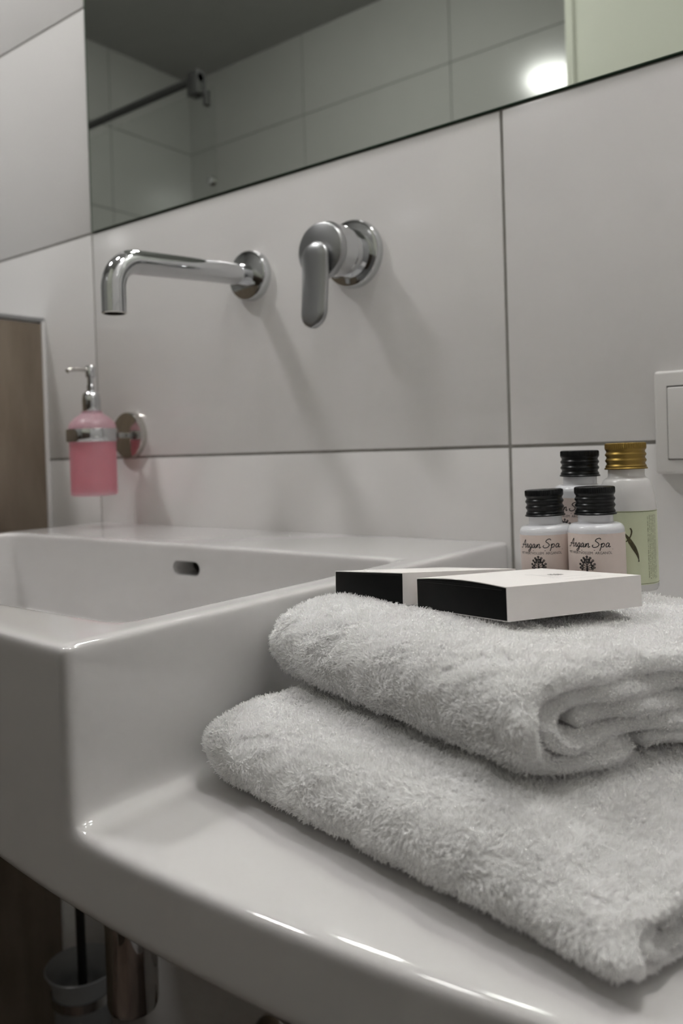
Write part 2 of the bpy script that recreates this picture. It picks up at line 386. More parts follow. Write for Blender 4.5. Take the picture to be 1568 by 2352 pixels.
    D1 = np.where(((D1*Nn).sum(1) < .15)[:, None], D1+Nn*.6, D1); D1 /= np.linalg.norm(D1, axis=1)[:, None]
    D2 = D1*.8+.5*G+.45*rg.normal(size=(tufts, 3))+np.array([0, 0, -.25]); D2 /= np.linalg.norm(D2, axis=1)[:, None]
    Ln = rg.uniform(.0018, .0036, tufts)*np.where(tg[idx] >= 2, .5, 1)
    W = rg.uniform(.00020, .00038, tufts)
    side = np.cross(D1, rg.normal(size=(tufts, 3))); side /= np.linalg.norm(side, axis=1)[:, None]+1e-9
    p0 = P-Nn*.0003; p1 = p0+D1*Ln[:, None]*.55; p2 = p1+D2*Ln[:, None]*.5
    s = side*W[:, None]
    TV = np.stack([p0-s*.9, p0+s*.9, p1+s, p1-s, p2+s*.45, p2-s*.45], 1).reshape(-1, 3)
    nb = len(VA); k = nb+np.arange(tufts)*6
    TF = np.concatenate([np.stack([k, k+1, k+2, k+3], 1), np.stack([k+3, k+2, k+4, k+5], 1)])
    AV = np.concatenate([VA, TV]).astype(np.float32)
    bl = np.concatenate([np.array([x for f in faces for x in f]), TF.reshape(-1)]).astype(np.int32)
    sizes = np.concatenate([np.array([len(f) for f in faces]), np.full(len(TF), 4)]); starts = np.concatenate([[0], np.cumsum(sizes)[:-1]]).astype(np.int32)
    me = bpy.data.meshes.new(name)
    me.vertices.add(len(AV)); me.vertices.foreach_set('co', AV.reshape(-1))
    me.loops.add(len(bl)); me.loops.foreach_set('vertex_index', bl)
    me.polygons.add(len(sizes)); me.polygons.foreach_set('loop_start', starts)
    me.update(calc_edges=True)
    sm = np.ones(len(sizes), bool); me.polygons.foreach_set('use_smooth', sm); me.update()
    o = link(name, me, M['terry']); o['label'] = label; o['category'] = 'towel'; o['group'] = 'folded towels on the basin shelf'
    bpy.data.meshes.remove(me0); return o
LO = Vector((.8455, -.4365, 0)); LA = math.radians(-11.0)
def low_top(x, y, X=None, Y=None):
    rx, ry = x-LO.x, y-LO.y
    X = -(rx*math.cos(LA)+ry*math.sin(LA)); Y = -rx*math.sin(LA)+ry*math.cos(LA)
    return ZS+.0255+.0150*smooth01(X/.065)-.003*smooth01((Y-.1)/.1)
LD, UD = .245, .225
def fold(D, H, tongue=True):
    t = .0088; r = H/2-t/2
    RX_ = .0300
    outer = [(.066, t/2+.0002)]+arc(.016+t/2, H/2, .016, 270, 180, 14, r)+arc(RX_+t/2, H/2, RX_, 180, 90, 20, r)[1:]+[(D-.012, H-t/2)]+arc(D-.012, H-t/2-.0047, .0047, 90, -90, 8)+[(.09, H-t*1.5-.0006)]
    ri = (H-4*t)/2+t/2-.0006; cy = H/2-.0
    inner = [(D-.02, cy+ri)]+arc(.0155+.019, cy, .019, 90, 270, 20, ri)+[(D-.012, cy-ri)]
    tong = [(.0155+.014, cy), (D-.02, cy)]
    low = [(.0745, t/2+.0002), (D-.006, t/2+.0002)]
    outer = outer[:-1] if False else outer[:outer.index((D-.012, H-t/2))+1]
    return [(outer, t, True), (inner, t, False), (tong, t*.98, False), (low, t, False)]
make_towel('folded_towel', 'thick white terry towel folded flat, the lower one resting directly on the basin shelf', LO, LA, .243, LD, fold(LD, .046),
           lambda x, y, X, Y: ZS+.0012, lambda x, y, X, Y: low_top(x, y)-.0012, 230000, .017, .2, 3)
UO = Vector((.7960, -.3980, 0)); UA = math.radians(-19.0)
make_towel('folded_towel', 'thick white terry towel folded flat, the upper one carrying the cartons and bottles', UO, UA, .2030, UD, fold(UD, .046),
           lambda x, y, X, Y: low_top(x, y)+.0012, lambda x, y, X, Y: -.0864-.0074*smooth01((Y-.03)/.10), 210000, .015, .5, 5)
# ------------------------------------------------------------------ cartons on the towels
def carton(label, org, rot, dims, marks, flap=0.0):
    w, d, h = dims
    R = Matrix.Rotation(rot[2], 4, 'Z') @ Matrix.Rotation(rot[1], 4, 'Y') @ Matrix.Rotation(rot[0], 4, 'X')
    t = thing('soap_carton', label, 'box', mtx=Matrix.Translation(org) @ R, group='small cosmetic cartons on the towels')
    th = .0004; bm = new()
    # sleeve: open at the front end; top panel bows up a little at the flap
    n = 16
    def ztop(x, y): return h+flap*math.sin(PI*(-x/w))*max(0, 1-y/.03)**2
    outer = []
    for yy in (0, d*.12, d*.25, d):
        top = [(-w*i/n, yy, ztop(-w*i/n, yy)) for i in range(n+1)]
        ring = [(0, yy, 0)]+top+[(-w, yy, 0)]
        inn = [(-th, yy, th)]+[(min(-th, max(-w+th, p[0])), yy, p[2]-th) for p in top]+[(-w+th, yy, th)]
        outer.append(([bm.verts.new(p) for p in ring], [bm.verts.new(p) for p in inn]))
    for (A, B), (C, D) in zip(outer, outer[1:]):
        m = len(A)
        for i in range(m):
            j = (i+1) % m
            bm.faces.new((A[i], A[j], C[j], C[i])); bm.faces.new((B[j], B[i], D[i], D[j]))
    A, B = outer[0]
    for i in range(len(A)): j = (i+1) % len(A); bm.faces.new((A[j], A[i], B[i], B[j]))
    bm.faces.new(outer[-1][0]); bm.faces.new(outer[-1][1][::-1])
    me = bpy.data.meshes.new('sleeve'); bmesh.ops.recalc_face_normals(bm, faces=bm.faces); bm.to_mesh(me); bm.free()
    link('sleeve', me, M['carton'], t, smooth=30)
    bm = new(); box_bm(bm, (-w+th*.9, -.0003, th*.8), (-th*.8, .010, h-th), .0005, 2)
    o = bm_link('end_flap', bm, M['black_carton'], t, smooth=40); o['label'] = 'black tuck-in end of the carton'
    if flap:
        bm = new(); m_ = 16; lo_, hi_ = [], []
        for y_ in (.0004, .0009):
            lo_.append([bm.verts.new((-w*i/m_, y_, h-th*1.2)) for i in range(m_+1)]); hi_.append([bm.verts.new((-w*i/m_, y_, h-th*1.1+.93*flap*math.sin(PI*i/m_))) for i in range(m_+1)])
        for i in range(m_):
            bm.faces.new((lo_[0][i], lo_[0][i+1], hi_[0][i+1], hi_[0][i])); bm.faces.new((lo_[1][i+1], lo_[1][i], hi_[1][i], hi_[1][i+1])); bm.faces.new((hi_[0][i], hi_[0][i+1], hi_[1][i+1], hi_[1][i]))
        bm_link('tuck_flap', bm, M['black_carton'], t)['label'] = 'black tuck flap bulging under the lid'
    bm = new(); box_bm(bm, (-w+.004, -.0005, h-th*(3.4 if not flap else 4.2)), (-.003, .0004, h-th*(2.9 if not flap else 3.8)), 0)
    bm_link('flap_slit', bm, M['ink'], t)
    if marks: strokes('printed_emblem', marks(w, d, h), .00028, M['ink'], t)
    return t
def strokes(name, lines, wd, m, par, cyl=None, lift=.00006, label=None):
    """flat ribbons along poly-lines; points (u,v): plane = (x,y) at z, or cyl=(R, z0, centre angle)"""
    bm = new()
    for ln in lines:
        wv = wd
        if isinstance(ln, tuple) and isinstance(ln[0], list): ln, wv = ln
        pts = [Vector(p[:2]).to_3d() for p in ln]; n = len(pts)
        if n < 2: continue
        prev = None
        closed = (pts[0]-pts[-1]).length < 1e-7
        for i in range(n):
            a = pts[max(0, i-1)]; b = pts[min(n-1, i+1)]
            if closed and i in (0, n-1): a, b = pts[-2], pts[1]
            dd = b-a
            if dd.length < 1e-9: dd = Vector((1, 0, 0))
            dd.normalize(); nn = Vector((-dd.y, dd.x, 0))*wv/2
            quad = []
            for q in (pts[i]+nn, pts[i]-nn):
                if cyl:
                    R, z0, a0 = cyl; th = a0+q.x/R
                    quad.append(bm.verts.new(((R+lift)*math.cos(th), (R+lift)*math.sin(th), z0+q.y)))
                else: quad.append(bm.verts.new((q.x, q.y, ln[0][2]+lift)))
            if prev: bm.faces.new((prev[0], prev[1], quad[1], quad[0]))
            prev = quad
    me = bpy.data.meshes.new(name); bm.to_mesh(me); bm.free()
    o = link(name, me, m, par)
    if label: o['label'] = label
    return o
def cr(P, n=6):
    """Catmull-Rom through points"""
    P = [Vector((a, b, 0)) for a, b in P]; out = []
    Q = [P[0]*2-P[1]]+P+[P[-1]*2-P[-2]]
    for i in range(1, len(Q)-2):
        for k in range(n):
            t = k/n; p0, p1, p2, p3 = Q[i-1:i+3]
            v = .5*((2*p1)+(p2-p0)*t+(2*p0-5*p1+4*p2-p3)*t*t+(3*p1-p0-3*p2+p3)*t*t*t); out.append((v.x, v.y))
    out.append((P[-1].x, P[-1].y)); return out
def circ(cx, cy, r, n=8): return [(cx+r*math.cos(2*PI*i/n), cy+r*math.sin(2*PI*i/n)) for i in range(n+1)]
def tree_lines(s=1.0):
    """argan tree emblem, about 10.5 x 11 mm at s=1, trunk foot at origin"""
    L = []; mm = .001*s
    def add(P, w=.28): L.append(([(a*mm, b*mm) for a, b in P], w*.001*s))
    add(cr([(-1.0, 0), (-.35, .7), (-.25, 2.2), (-.1, 4.0), (0, 8.6)]), .42); add(cr([(.9, 0), (.3, .8), (.2, 2.4), (.05, 4)]), .42)
    add(cr([(-2.4, .15), (-1.2, .45), (0, .25), (1.2, .5), (2.4, .1)]), .3)
    tips = []
    for y0, a, ln in [(1.6, 165, 4.2), (1.9, 15, 4.2), (2.3, 150, 4.9), (2.5, 30, 4.9), (3.2, 132, 5.0), (3.3, 48, 5.0), (4.2, 115, 4.6), (4.3, 66, 4.6)]:
        ra = math.radians(a); ex, ey = ln*math.cos(ra), y0+ln*math.sin(ra)
        mx, my = ex*.5+.5*math.sin(ra)*(1 if ex < 0 else -1)*-1, (y0+ey)/2-.5
        add(cr([(0, y0), (mx, my), (ex, ey)]), .26); tips.append((ex, ey)); tips.append((ex*.62, (y0+ey)/2+.55)); tips.append((ex*.8+(.7 if ex < 0 else -.7)*.3, ey-1.0))
    tips += [(0, 9.2), (-.9, 7.6), (.9, 7.6), (-.7, 6.2), (.8, 6.0)]
    for i, (a, b) in enumerate(tips): add(circ(a, b, .42 if i % 3 else .52), .32)
    for a, b in tips[::2]: add([(a-.15, b), (a+.15, b)], .5)
    return L
def box2_marks(w, d, h):
    out = []
    ox, oy = -w*.47, d*.66
    for ln, wd in tree_lines(.95): out.append(([(ox+a*-1, oy+b, h) for a, b in ln], wd))
    out.append(([(ox-.011, oy-.004, h), (ox+.011, oy-.004, h)], .00025))
    r = [(ox+.013, oy-.012, h), (ox+.024, oy-.012, h), (ox+.024, oy+.014, h), (ox+.013, oy+.014, h), (ox+.013, oy-.012, h)]
    out.append((r, .0003)); out.append(([(ox-.012, oy-.007, h), (ox+.010, oy-.007, h)], .00035))
    return out
carton('white cosmetic carton with a black end, its near corner at the front, printed on top', (.7573, -.3257, -.0830), (math.radians(-2.1), math.radians(-3.6), math.radians(-22.8)), (.0747, .0926, .0165), box2_marks, .0016)
carton('white cosmetic carton with a black end, behind and left of the front one', (.6826, -.3020, -.0858), (math.radians(-4.6), math.radians(-5.0), math.radians(-17.2)), (.0660, .0900, .0178), None, 0)
# ------------------------------------------------------------------ toiletry bottles
def cap_prof(r, h, nrid=3):
    P = [(0, h), (r*.90, h), (r*.965, h-.0004), (r*.985, h-.0010), (r*.985, h*.80)]
    n = 60; z0, z1 = h*.78, h*.10
    for i in range(n+1):
        t = i/n; P.append((r*(.955+.035*math.cos(2*PI*t*nrid+PI)*(-1)), z0+(z1-z0)*t))
    P += [(r*.97, h*.085), (r*1.035, h*.04), (r*1.035, 0), (r*.9, 0)]
    return P
def add_cap(par, r, h, z, m):
    prof = cap_prof(r, h)
    def wob(k, a): return .00013*math.cos(60*a) if 1 < k < 5 else 0
    bm = new(); lathe_bm(bm, prof, 240, T(0, 0, z), wob); return bm_link('cap', bm, m, par, smooth=35)
def band(par, name, R, z0, z1, m, lift=.00012, a0=None, a1=None, label=None):
    bm = new(); n = 96; full = a0 is None; a0 = 0 if full else a0; a1 = 2*PI if full else a1; rows = [];
    N = n if full else n+1
    for z in (z0, z1): rows.append([bm.verts.new(((R+lift)*math.cos(a0+(a1-a0)*i/n), (R+lift)*math.sin(a0+(a1-a0)*i/n), z)) for i in range(N)])
    for i in range(n): j = (i+1) % N; bm.faces.new((rows[0][i], rows[0][j], rows[1][j], rows[1][i]))
    o = bm_link(name, bm, m, par, smooth=60)
    if label: o['label'] = label
    return o
# script lettering, unit = mm, baseline 0
ARGAN = [
    [(-.6, .2), (.3, -.15), (1.3, 1.2), (2.4, 3.2), (3.1, 4.3), (3.15, 2.6), (3.2, .6), (3.5, 0.05), (4.1, .5)],            # A legs
    [(.3, 1.6), (1.4, 1.75), (2.7, 1.55), (3.9, 1.9)],                                                                   # A bar
    [(4.1, .5), (4.5, 1.6), (4.75, 2.1), (5.2, 1.85), (5.0, .7), (5.1, .05), (5.7, .4), (6.1, 1.2)],                      # r
    [(7.5, 1.8), (6.8, 2.1), (6.2, 1.2), (6.35, .15), (7.0, .3), (7.55, 1.8), (7.3, .2), (6.9, -1.5), (6.1, -1.9), (5.9, -1.3), (7.0, -.35), (8.1, .6)],   # g
    [(9.5, 1.8), (8.8, 2.1), (8.25, 1.2), (8.35, .15), (9.0, .35), (9.55, 1.8), (9.5, .4), (9.8, 0), (10.3, .6)],         # a
    [(10.3, .6), (10.75, 2.0), (10.65, .1), (11.1, 1.5), (11.75, 2.05), (12.0, 1.5), (11.9, .3), (12.3, 0), (12.8, .6)],   # n
]
SPA = [
    [(17.6, 4.0), (16.9, 4.7), (15.6, 4.3), (15.1, 3.3), (16.2, 2.5), (17.0, 1.5), (16.3, .3), (14.7, .0), (13.9, .7), (14.3, 1.3)],  # S
    [(17.8, 1.2), (18.4, 2.0), (18.2, .2), (17.8, -1.8)], [(18.35, 1.3), (19.0, 2.05), (19.7, 1.5), (19.3, .25), (18.4, .2)],           # p
    [(22.1, 1.8), (21.2, 2.1), (20.5, 1.2), (20.7, .15), (21.5, .35), (22.15, 1.8), (22.0, .4), (22.4, .05), (22.9, .5)],               # a
]
def text_mesh(txt, size, wide=1.0):
    cu = bpy.data.curves.new('t', 'FONT'); cu.body = txt; cu.size = size; cu.resolution_u = 2
    o = bpy.data.objects.new('t', cu); COL.objects.link(o); g = bpy.context.evaluated_depsgraph_get(); g.update()
    me = bpy.data.meshes.new_from_object(o.evaluated_get(g)); bpy.data.objects.remove(o); bpy.data.curves.remove(cu)
    n = len(me.vertices); co = np.empty(n*3); me.vertices.foreach_get('co', co); co = co.reshape(-1, 3)
    co[:, 0] *= wide; return me, co
def wrap_text(name, txt, size, R, zc, ac, m, par, wide=1.0, width=None, lift=.00014):
    me, co = text_mesh(txt, size, wide)
    x0, x1 = co[:, 0].min(), co[:, 0].max()
    if width: co[:, 0] *= width/(x1-x0); x0, x1 = co[:, 0].min(), co[:, 0].max()
    th = ac+(co[:, 0]-(x0+x1)/2)/R
    out = np.stack([(R+lift)*np.cos(th), (R+lift)*np.sin(th), zc+co[:, 1]], 1)
    me.vertices.foreach_set('co', out.reshape(-1).astype(np.float32)); me.update(); me.name = name
    return link(name, me, m, par)
def spa_bottle(label, px, H, rb, rc, hcap, zlab, zsh, face, lean=(0, 0), s=1.0):
    """bottle standing at px; H total height, face = direction of the label's middle"""
    t = thing('toiletry_bottle', label, 'bottle', group='toiletry bottles on the upper towel')
    t.matrix_world = Matrix.Translation(px) @ Matrix.Rotation(lean[0], 4, 'X') @ Matrix.Rotation(lean[1], 4, 'Y')
    zc = H-hcap; rs = .0042; rn = rc*.86
    P = [(0, .0008), (rb*.8, .0006), (rb*.93, 0), (rb*.985, .0008), (rb, .003), (rb, zsh-rs)]
    P += [(rb-rs+rs*math.cos(a), zsh-rs+rs*math.sin(a)) for a in [PI/2*i/8 for i in range(1, 9)]]
    P += [(rn+.0006, zsh+.0002), (rn, zsh+.0008), (rn, zc+.002), (0, zc+.002)]
    bm = new(); lathe_bm(bm, P, 96); bm_link('bottle_body', bm, M['bottle'], t, smooth=40)
    add_cap(t, rc, hcap, zc, M['black_cap'])['label'] = 'black ribbed screw cap'
    lb = band(t, 'label', rb, .004, zlab, M['pink_label'], label='pink wrap-around label with black print')
    ang = 98; wid = math.radians(ang)*rb; k = wid/24.2/.001
    L = [[((a-11.3+.16*(b-2))*.001*k, b*.001*k*.98) for a, b in cr(q)] for q in ARGAN+SPA]
    zb = zlab-.0078*s
    strokes('lettering', [(q, .00052*s) for q in L], .0004, M['ink'], lb, (rb, zb, face), .0002)
    strokes('lettering', [([(-wid*.5, -.0007), (-wid*.13, -.0009)], (.00030)), ([(-wid*.13, -.0009), (wid*.14, -.0008)], (.00030)), ([(wid*.14, -.0008), (wid*.52, -.0003)], (.00030))], .0002, M['ink'], lb, (rb, zb-.0009*s, face), .0002)
    wrap_text('lettering', 'MIT WERTVOLLEM  ARGANÖL', .0022*s, rb, zb-.0041*s, face, M['ink'], lb, 1, wid*1.0, .0002)
    strokes('emblem', [(q, w*1.35) for q, w in tree_lines(s*1.02)], .0003, M['ink'], lb, (rb, zb-.0150*s, face-math.radians(2)), .0002)
    return t
BZ = -.0925
def facing(px, off):   # direction from the bottle towards the camera, turned by off degrees
    return math.atan2(CAM[1]-px[1], CAM[0]-px[0])+math.radians(off)
b1 = (.7520, -.1920, BZ); b2 = (.7185, -.1865, BZ); b3 = (.7255, -.1500, BZ); b4 = (.7585, -.1535, BZ)
spa_bottle('small white bottle with pink label and black cap, right of the front pair', b1, -.0253-BZ, .0166, .01205, .0168, -.0528-BZ, -.0473-BZ, facing(b1, -18), (0, math.radians(-.8)))
spa_bottle('small white bottle with pink label and black cap, left of the front pair', b2, -.0275-BZ, .0166, .01205, .0168, -.0555-BZ, -.0500-BZ, facing(b2, -18), (0, math.radians(-2.2)))
spa_bottle('taller black-capped bottle half hidden behind the two small pink-labelled bottles', b3, -.0036-BZ, .0170, .01255, .0172, -.0345-BZ, -.0265-BZ, facing(b3, -34), (0, math.radians(.3)), 1.05)
# gold capped bottle
t = thing('toiletry_bottle', 'tallest white bottle with gold cap and pale green label', 'bottle', group='toiletry bottles on the upper towel')
t.matrix_world = Matrix.Translation(b4) @ Matrix.Rotation(math.radians(-.6), 4, 'Y')
H4 = .0006-BZ; hc = .0168; rb4 = .0174; zc = H4-hc
P = [(0, .0008), (rb4*.8, .0006), (rb4*.94, 0), (rb4, .002), (rb4, .050)]+[(rb4-.0052*(1-math.cos(a)), .050+.0205*math.sin(a)) for a in [PI/2*i/12 for i in range(1, 12)]]+[(.0116, .0712), (.0112, .0722), (.0111, zc+.002), (0, zc+.002)]
bm = new(); lathe_bm(bm, P, 96); bm_link('bottle_body', bm, M['white_plastic'], t, smooth=40)
add_cap(t, .0127, hc, zc, M['gold'])['label'] = 'gold ribbed screw cap'
lb = band(t, 'label', rb4, .0045, .0505, M['green_label'], label='pale green label with a vanilla pod and fine print')
fa = facing(b4, 0)
for zz in (.0500, .0052): strokes('label_border', [([(-.054+i*.0015, zz) for i in range(73)], .00030)], .0003, M['olive_ink'], lb, (rb4, 0, fa), .0002)
# vanilla pod and stalk
def pod(pts, ws):
    bm = new(); prev = None
    for i, (p, w) in enumerate(zip(pts, ws)):
        a = Vector(pts[max(0, i-1)]); b = Vector(pts[min(len(pts)-1, i+1)]); d = (b-a).normalized(); nn = Vector((-d.y, d.x))*w/2; q = []
        for s in (1, 0, -1):
            u = Vector(p)+nn*s; th = fa+u.x/rb4; q.append(bm.verts.new(((rb4+.0002)*math.cos(th), (rb4+.0002)*math.sin(th), u.y)))
        if prev: bm.faces.new((prev[0], prev[1], q[1], q[0])); bm.faces.new((prev[1], prev[2], q[2], q[1]))
        prev = q
    return bm_link('vanilla_pod_print', bm, M['brown_ink'], lb)
def lerp_curve(P, W, n=8):
    Q = cr(P, n); WW = []
    for i in range(len(W)-1):
        for k in range(n): WW.append(W[i]+(W[i+1]-W[i])*k/n)
    WW.append(W[-1]); return Q, WW
mm = .001
pod(*lerp_curve([(1.2*mm, 40*mm), (1.9*mm, 38.3*mm), (1.6*mm, 36*mm), (.4*mm, 33.6*mm), (-1.5*mm, 31.5*mm)], [.9*mm, 1.0*mm, .9*mm, .8*mm, .6*mm]))
pod(*lerp_curve([(-2.5*mm, 37*mm), (-.5*mm, 34.2*mm), (1.0*mm, 31.4*mm), (3.1*mm, 27.6*mm), (4.9*mm, 23.6*mm), (5.6*mm, 20.5*mm), (5.6*mm, 19*mm)], [.6*mm, 1.8*mm, 2.7*mm, 2.8*mm, 1.6*mm, .6*mm, .9*mm]))
# fine vertical print: rows of minute illegible marks
fine = []
for c, (u, wv) in enumerate([(12.6, .85), (14.0, .7), (15.4, .7), (16.8, .65), (18.2, .65), (19.6, .6)]):
    y = 47.5
    while y > 8:
        ln = random.uniform(.25, .5)
        if random.random() > .16:
            fine.append(([((u-wv/2)*mm, y*mm), ((u+wv/2*random.uniform(.2, 1))*mm, y*mm)], ln*.55*mm))
            if random.random() > .5: fine.append(([((u-wv/2)*mm, y*mm), ((u-wv/2)*mm, (y-ln)*mm)], .16*mm))
        y -= ln+.12
strokes('fine_print', fine, .0002, M['olive_ink'], lb, (rb4, 0, fa), .0002)
# ------------------------------------------------------------------ wall spout
sx, sz = .2935, .1965
t = thing('wall_spout', 'chrome wall-mounted basin spout bent down at its tip', 'tap', (sx, 0, sz))
bm = new(); lathe_bm(bm, [(0, .0115), (.0245, .0115), (.0268, .0105), (.0277, .0085), (.0277, -.001), (0, -.001)], 72, T(sx, 0, .2002) @ TOFRONT)
child('wall_flange', bm, M['chrome'], t, 40)
R = .029; yb = -.1925+.0; ztip = .1375
pts = [(sx, -.004, sz+.0035), (sx, -.06, sz+.0005), (sx, -.11, sz-.003), (sx, yb+R, sz-.0068)]
pts += [(sx, yb+R-R*math.sin(a), sz-.0068-R+R*math.cos(a)) for a in [PI/2*i/16 for i in range(1, 17)]]+[(sx, yb, ztip+.001), (sx, yb, ztip)]
bm = new(); tube_bm(bm, pts, .0118, 48, caps=False); child('spout_tube', bm, M['chrome'], t, 60)
bm = new(); lathe_bm(bm, [(.0118, 0), (.0112, -.0007), (.0098, -.0007), (.0096, .006), (0, .006)], 48, T(sx, yb, ztip)); child('aerator', bm, M['steel'], t, 40, label='dark round outlet ring')
# ------------------------------------------------------------------ single lever mixer
hx, hz = .4375, .2004
t = thing('wall_mixer', 'chrome single-lever wall mixer with its paddle lever hanging down', 'tap', (hx, 0, hz))
bm = new(); lathe_bm(bm, [(0, .0105), (.0300, .0105), (.0330, .0095), (.0343, .0070), (.0343, -.001), (0, -.001)], 80, T(hx, 0, hz) @ TOFRONT); child('wall_flange', bm, M['chrome'], t, 40)
bm = new(); lathe_bm(bm, [(.0245, .009), (.0245, .026), (.0238, .0265), (.0238, .0275), (.0250, .028), (.0250, .0505), (0, .0505)], 80, T(hx, 0, hz-.001) @ TOFRONT); child('mixer_body', bm, M['chrome'], t, 40)
bm = new(); lathe_bm(bm, [(0, .0495), (.0262, .0495), (.0272, .0505), (.0274, .0525), (.0274, .0570), (.0268, .0585), (.0255, .0592), (0, .0595)], 80, T(hx, 0, hz-.0055) @ TOFRONT); child('lever_disc', bm, M['satin'], t, 40)
# lever paddle: lofted rounded plate
bm = new(); rings = []
N = 60
for i in range(N+1):
    s = i/N; z = (hz+.0015)-(.0835)*s
    hw = .0160*(1-.04*s)
    top = min(1, s/.18); bot = min(1, (1-s)/.19)
    hw *= math.sqrt(max(.02, 1-(1-top)**2))*math.sqrt(max(.02, 1-(1-bot)**2))
    thk = .0052*(math.sqrt(max(.08, 1-(1-top)**2)))*(.55+.45*math.sqrt(max(.05, 1-(1-bot)**2)))
    yc = -.0655-.006*s+.0015*math.sin(PI*s)
    ring = []
    for k in range(28):
        a = 2*PI*k/28; ca, sa = math.cos(a), math.sin(a)
        ring.append(bm.verts.new((hx+hw*math.copysign(abs(ca)**.9, ca), yc+thk*math.copysign(abs(sa)**.85, sa), z)))
    rings.append(ring)
for A, B in zip(rings, rings[1:]):
    for k in range(28): bm.faces.new((A[k], A[(k+1) % 28], B[(k+1) % 28], B[k]))
bm.faces.new(rings[0]); bm.faces.new(rings[-1])
child('lever', bm, M['satin'], t, 70)
# ------------------------------------------------------------------ soap dispenser in its wall ring
dx, dz, dy = .0705, .0287, -.0605
t = thing('dispenser_holder', 'chrome ring holder with round wall plate, carrying the pink soap dispenser', 'holder', (dx, 0, dz))
bm = new(); lathe_bm(bm, [(0, .0095), (.0275, .0095), (.0292, .0085), (.0298, .006), (.0298, -.001), (0, -.001)], 72, T(dx, 0, dz) @ TOFRONT); child('wall_plate', bm, M['steel'], t, 40)
bm = new(); box_bm(bm, (dx-.0025, dy+.030, dz-.0035), (dx+.0025, -.008, dz+.0035), .001, 2); child('arm', bm, M['chrome'], t, 40)
bm = new(); lathe_bm(bm, [(.0293, -.0078), (.0312, -.0078), (.0316, -.0070), (.0316, .0070), (.0312, .0078), (.0293, .0078), (.0289, .007), (.0289, -.007), (.0293, -.0078)], 96, T(dx, dy, dz)); child('ring', bm, M['chrome'], t, 40)
t = thing('soap_dispenser', 'frosted glass pump dispenser filled with pink liquid soap, hanging in a chrome ring', 'soap dispenser', (dx, dy, -.0458))
def rel(z): return z
bm = new(); lathe_bm(bm, [(0, -.0458), (.0255, -.0458), (.0275, -.0450), (.0282, -.0425), (.0282, .022), (.0285, .036), (.0285, .0395), (.0270, .0440), (.0215, .0500), (.0150, .0545), (.0128, .0562), (.0128, .0585)], 72, T(dx, dy, 0)); child('frosted_bottle', bm, M['frost'], t, 50)
bm = new(); lathe_bm(bm, [(0, -.0415), (.0250, -.0415), (.0268, -.0400), (.0268, .0190), (.0262, .0196), (0, .0196)], 64, T(dx, dy, 0)); child('pink_soap', bm, M['soap'], t, 50, label='pink liquid soap')
bm = new(); lathe_bm(bm, [(.0105, .0560), (.0112, .0570), (.0112, .0720), (.0104, .0790), (.0070, .0830), (.0048, .0840), (.0048, .0905), (.0040, .0910), (.0040, .1000), (.0058, .1010), (.0062, .1130), (.0050, .1150), (0, .1150)], 48, T(dx, dy, 0)); child('pump', bm, M['chrome'], t, 40)
bm = new(); tube_bm(bm, [(dx, dy-.003, .1100), (dx, dy-.018, .1095), (dx, dy-.030, .1085), (dx, dy-.0335, .1065)], [.0026, .0024, .0022, .0026], 16); child('nozzle', bm, M['steel'], t, 50)
# ------------------------------------------------------------------ mirror
t = thing('wall_mirror', 'large frameless mirror set flush above the taps', 'mirror', (0, 0, MZ0))
bm = new(); box_bm(bm, (.0045, -.0022, MZ0+.0013), (1.096, -.0016, MZ1-.003)); child('mirror_pane', bm, M['mirror'], t)
bm = new(); box_bm(bm, (.0015, -.0016, MZ0+.0010), (1.0978, .0075, MZ1-.0018), .0005, 1); child('mirror_edge', bm, M['mirror_edge'], t, label='dark green glass edge')
# ------------------------------------------------------------------ switch
t = thing('light_switch', 'square white rocker light switch on the tiles at the right edge', 'switch', (.772, 0, .0155))
def frame(bm, x0, x1, z0, z1, b, y0, y1, bev):
    pass
bm = new(); x0, z0, q = .7332, -.0252, .0812
box_bm(bm, (x0, -.0095, z0), (x0+q, .001, z0+q), .0025, 4); 
child('frame', bm, M['switch'], t, 40)
bm = new(); c = .0100; box_bm(bm, (x0+c, -.0099, z0+c+.001), (x0+q-c, -.0090, z0+q-c-.002), 0); child('gap', bm, M['dark'], t)
bm = new(); c = .0106; box_bm(bm, (x0+c, -.0118, z0+c+.0012), (x0+q-c, -.0085, z0+q-c-.0026), .0010, 3); child('rocker', bm, M['switch'], t, 40)
# ------------------------------------------------------------------ under the basin
t = thing('bottle_trap', 'chrome cylindrical bottle trap hanging under the washbasin', 'pipe', (.297, -.200, -.53))
bm = new(); lathe_bm(bm, [(0, -.520), (.018, -.520), (.0225, -.518), (.0240, -.513), (.0240, -.375), (.0225, -.372), (.017, -.371)], 64, T(.297, -.200, 0)); child('trap_cup', bm, M['chrome'], t, 40)
bm = new(); tube_bm(bm, [(.297, -.200, -.372), (.297, -.200, -.208)], .016, 32); child('tail_pipe', bm, M['chrome'], t, 40)
bm = new(); tube_bm(bm, [(.297, -.180, -.40), (.297, -.10, -.40), (.297, -.004, -.40)], .016, 32); child('wall_pipe', bm, M['chrome'], t, 40)
bm = new(); lathe_bm(bm, [(0, .008), (.028, .008), (.031, .006), (.032, 0), (0, 0)], 48, T(.297, 0, -.40) @ TOFRONT); child('wall_flange', bm, M['chrome'], t, 40)
t = thing('stop_valve', 'chrome stop valve with round wall flange under the washbasin', 'valve', (.300, 0, -.675))
bm = new(); lathe_bm(bm, [(0, .012), (.030, .012), (.034, .009), (.035, 0), (0, 0)], 48, T(.300, 0, -.672) @ TOFRONT); child('wall_flange', bm, M['steel'], t, 40)
bm = new(); tube_bm(bm, [(.300, -.005, -.672), (.300, -.055, -.672)], .012, 24); child('valve_body', bm, M['chrome'], t, 40)
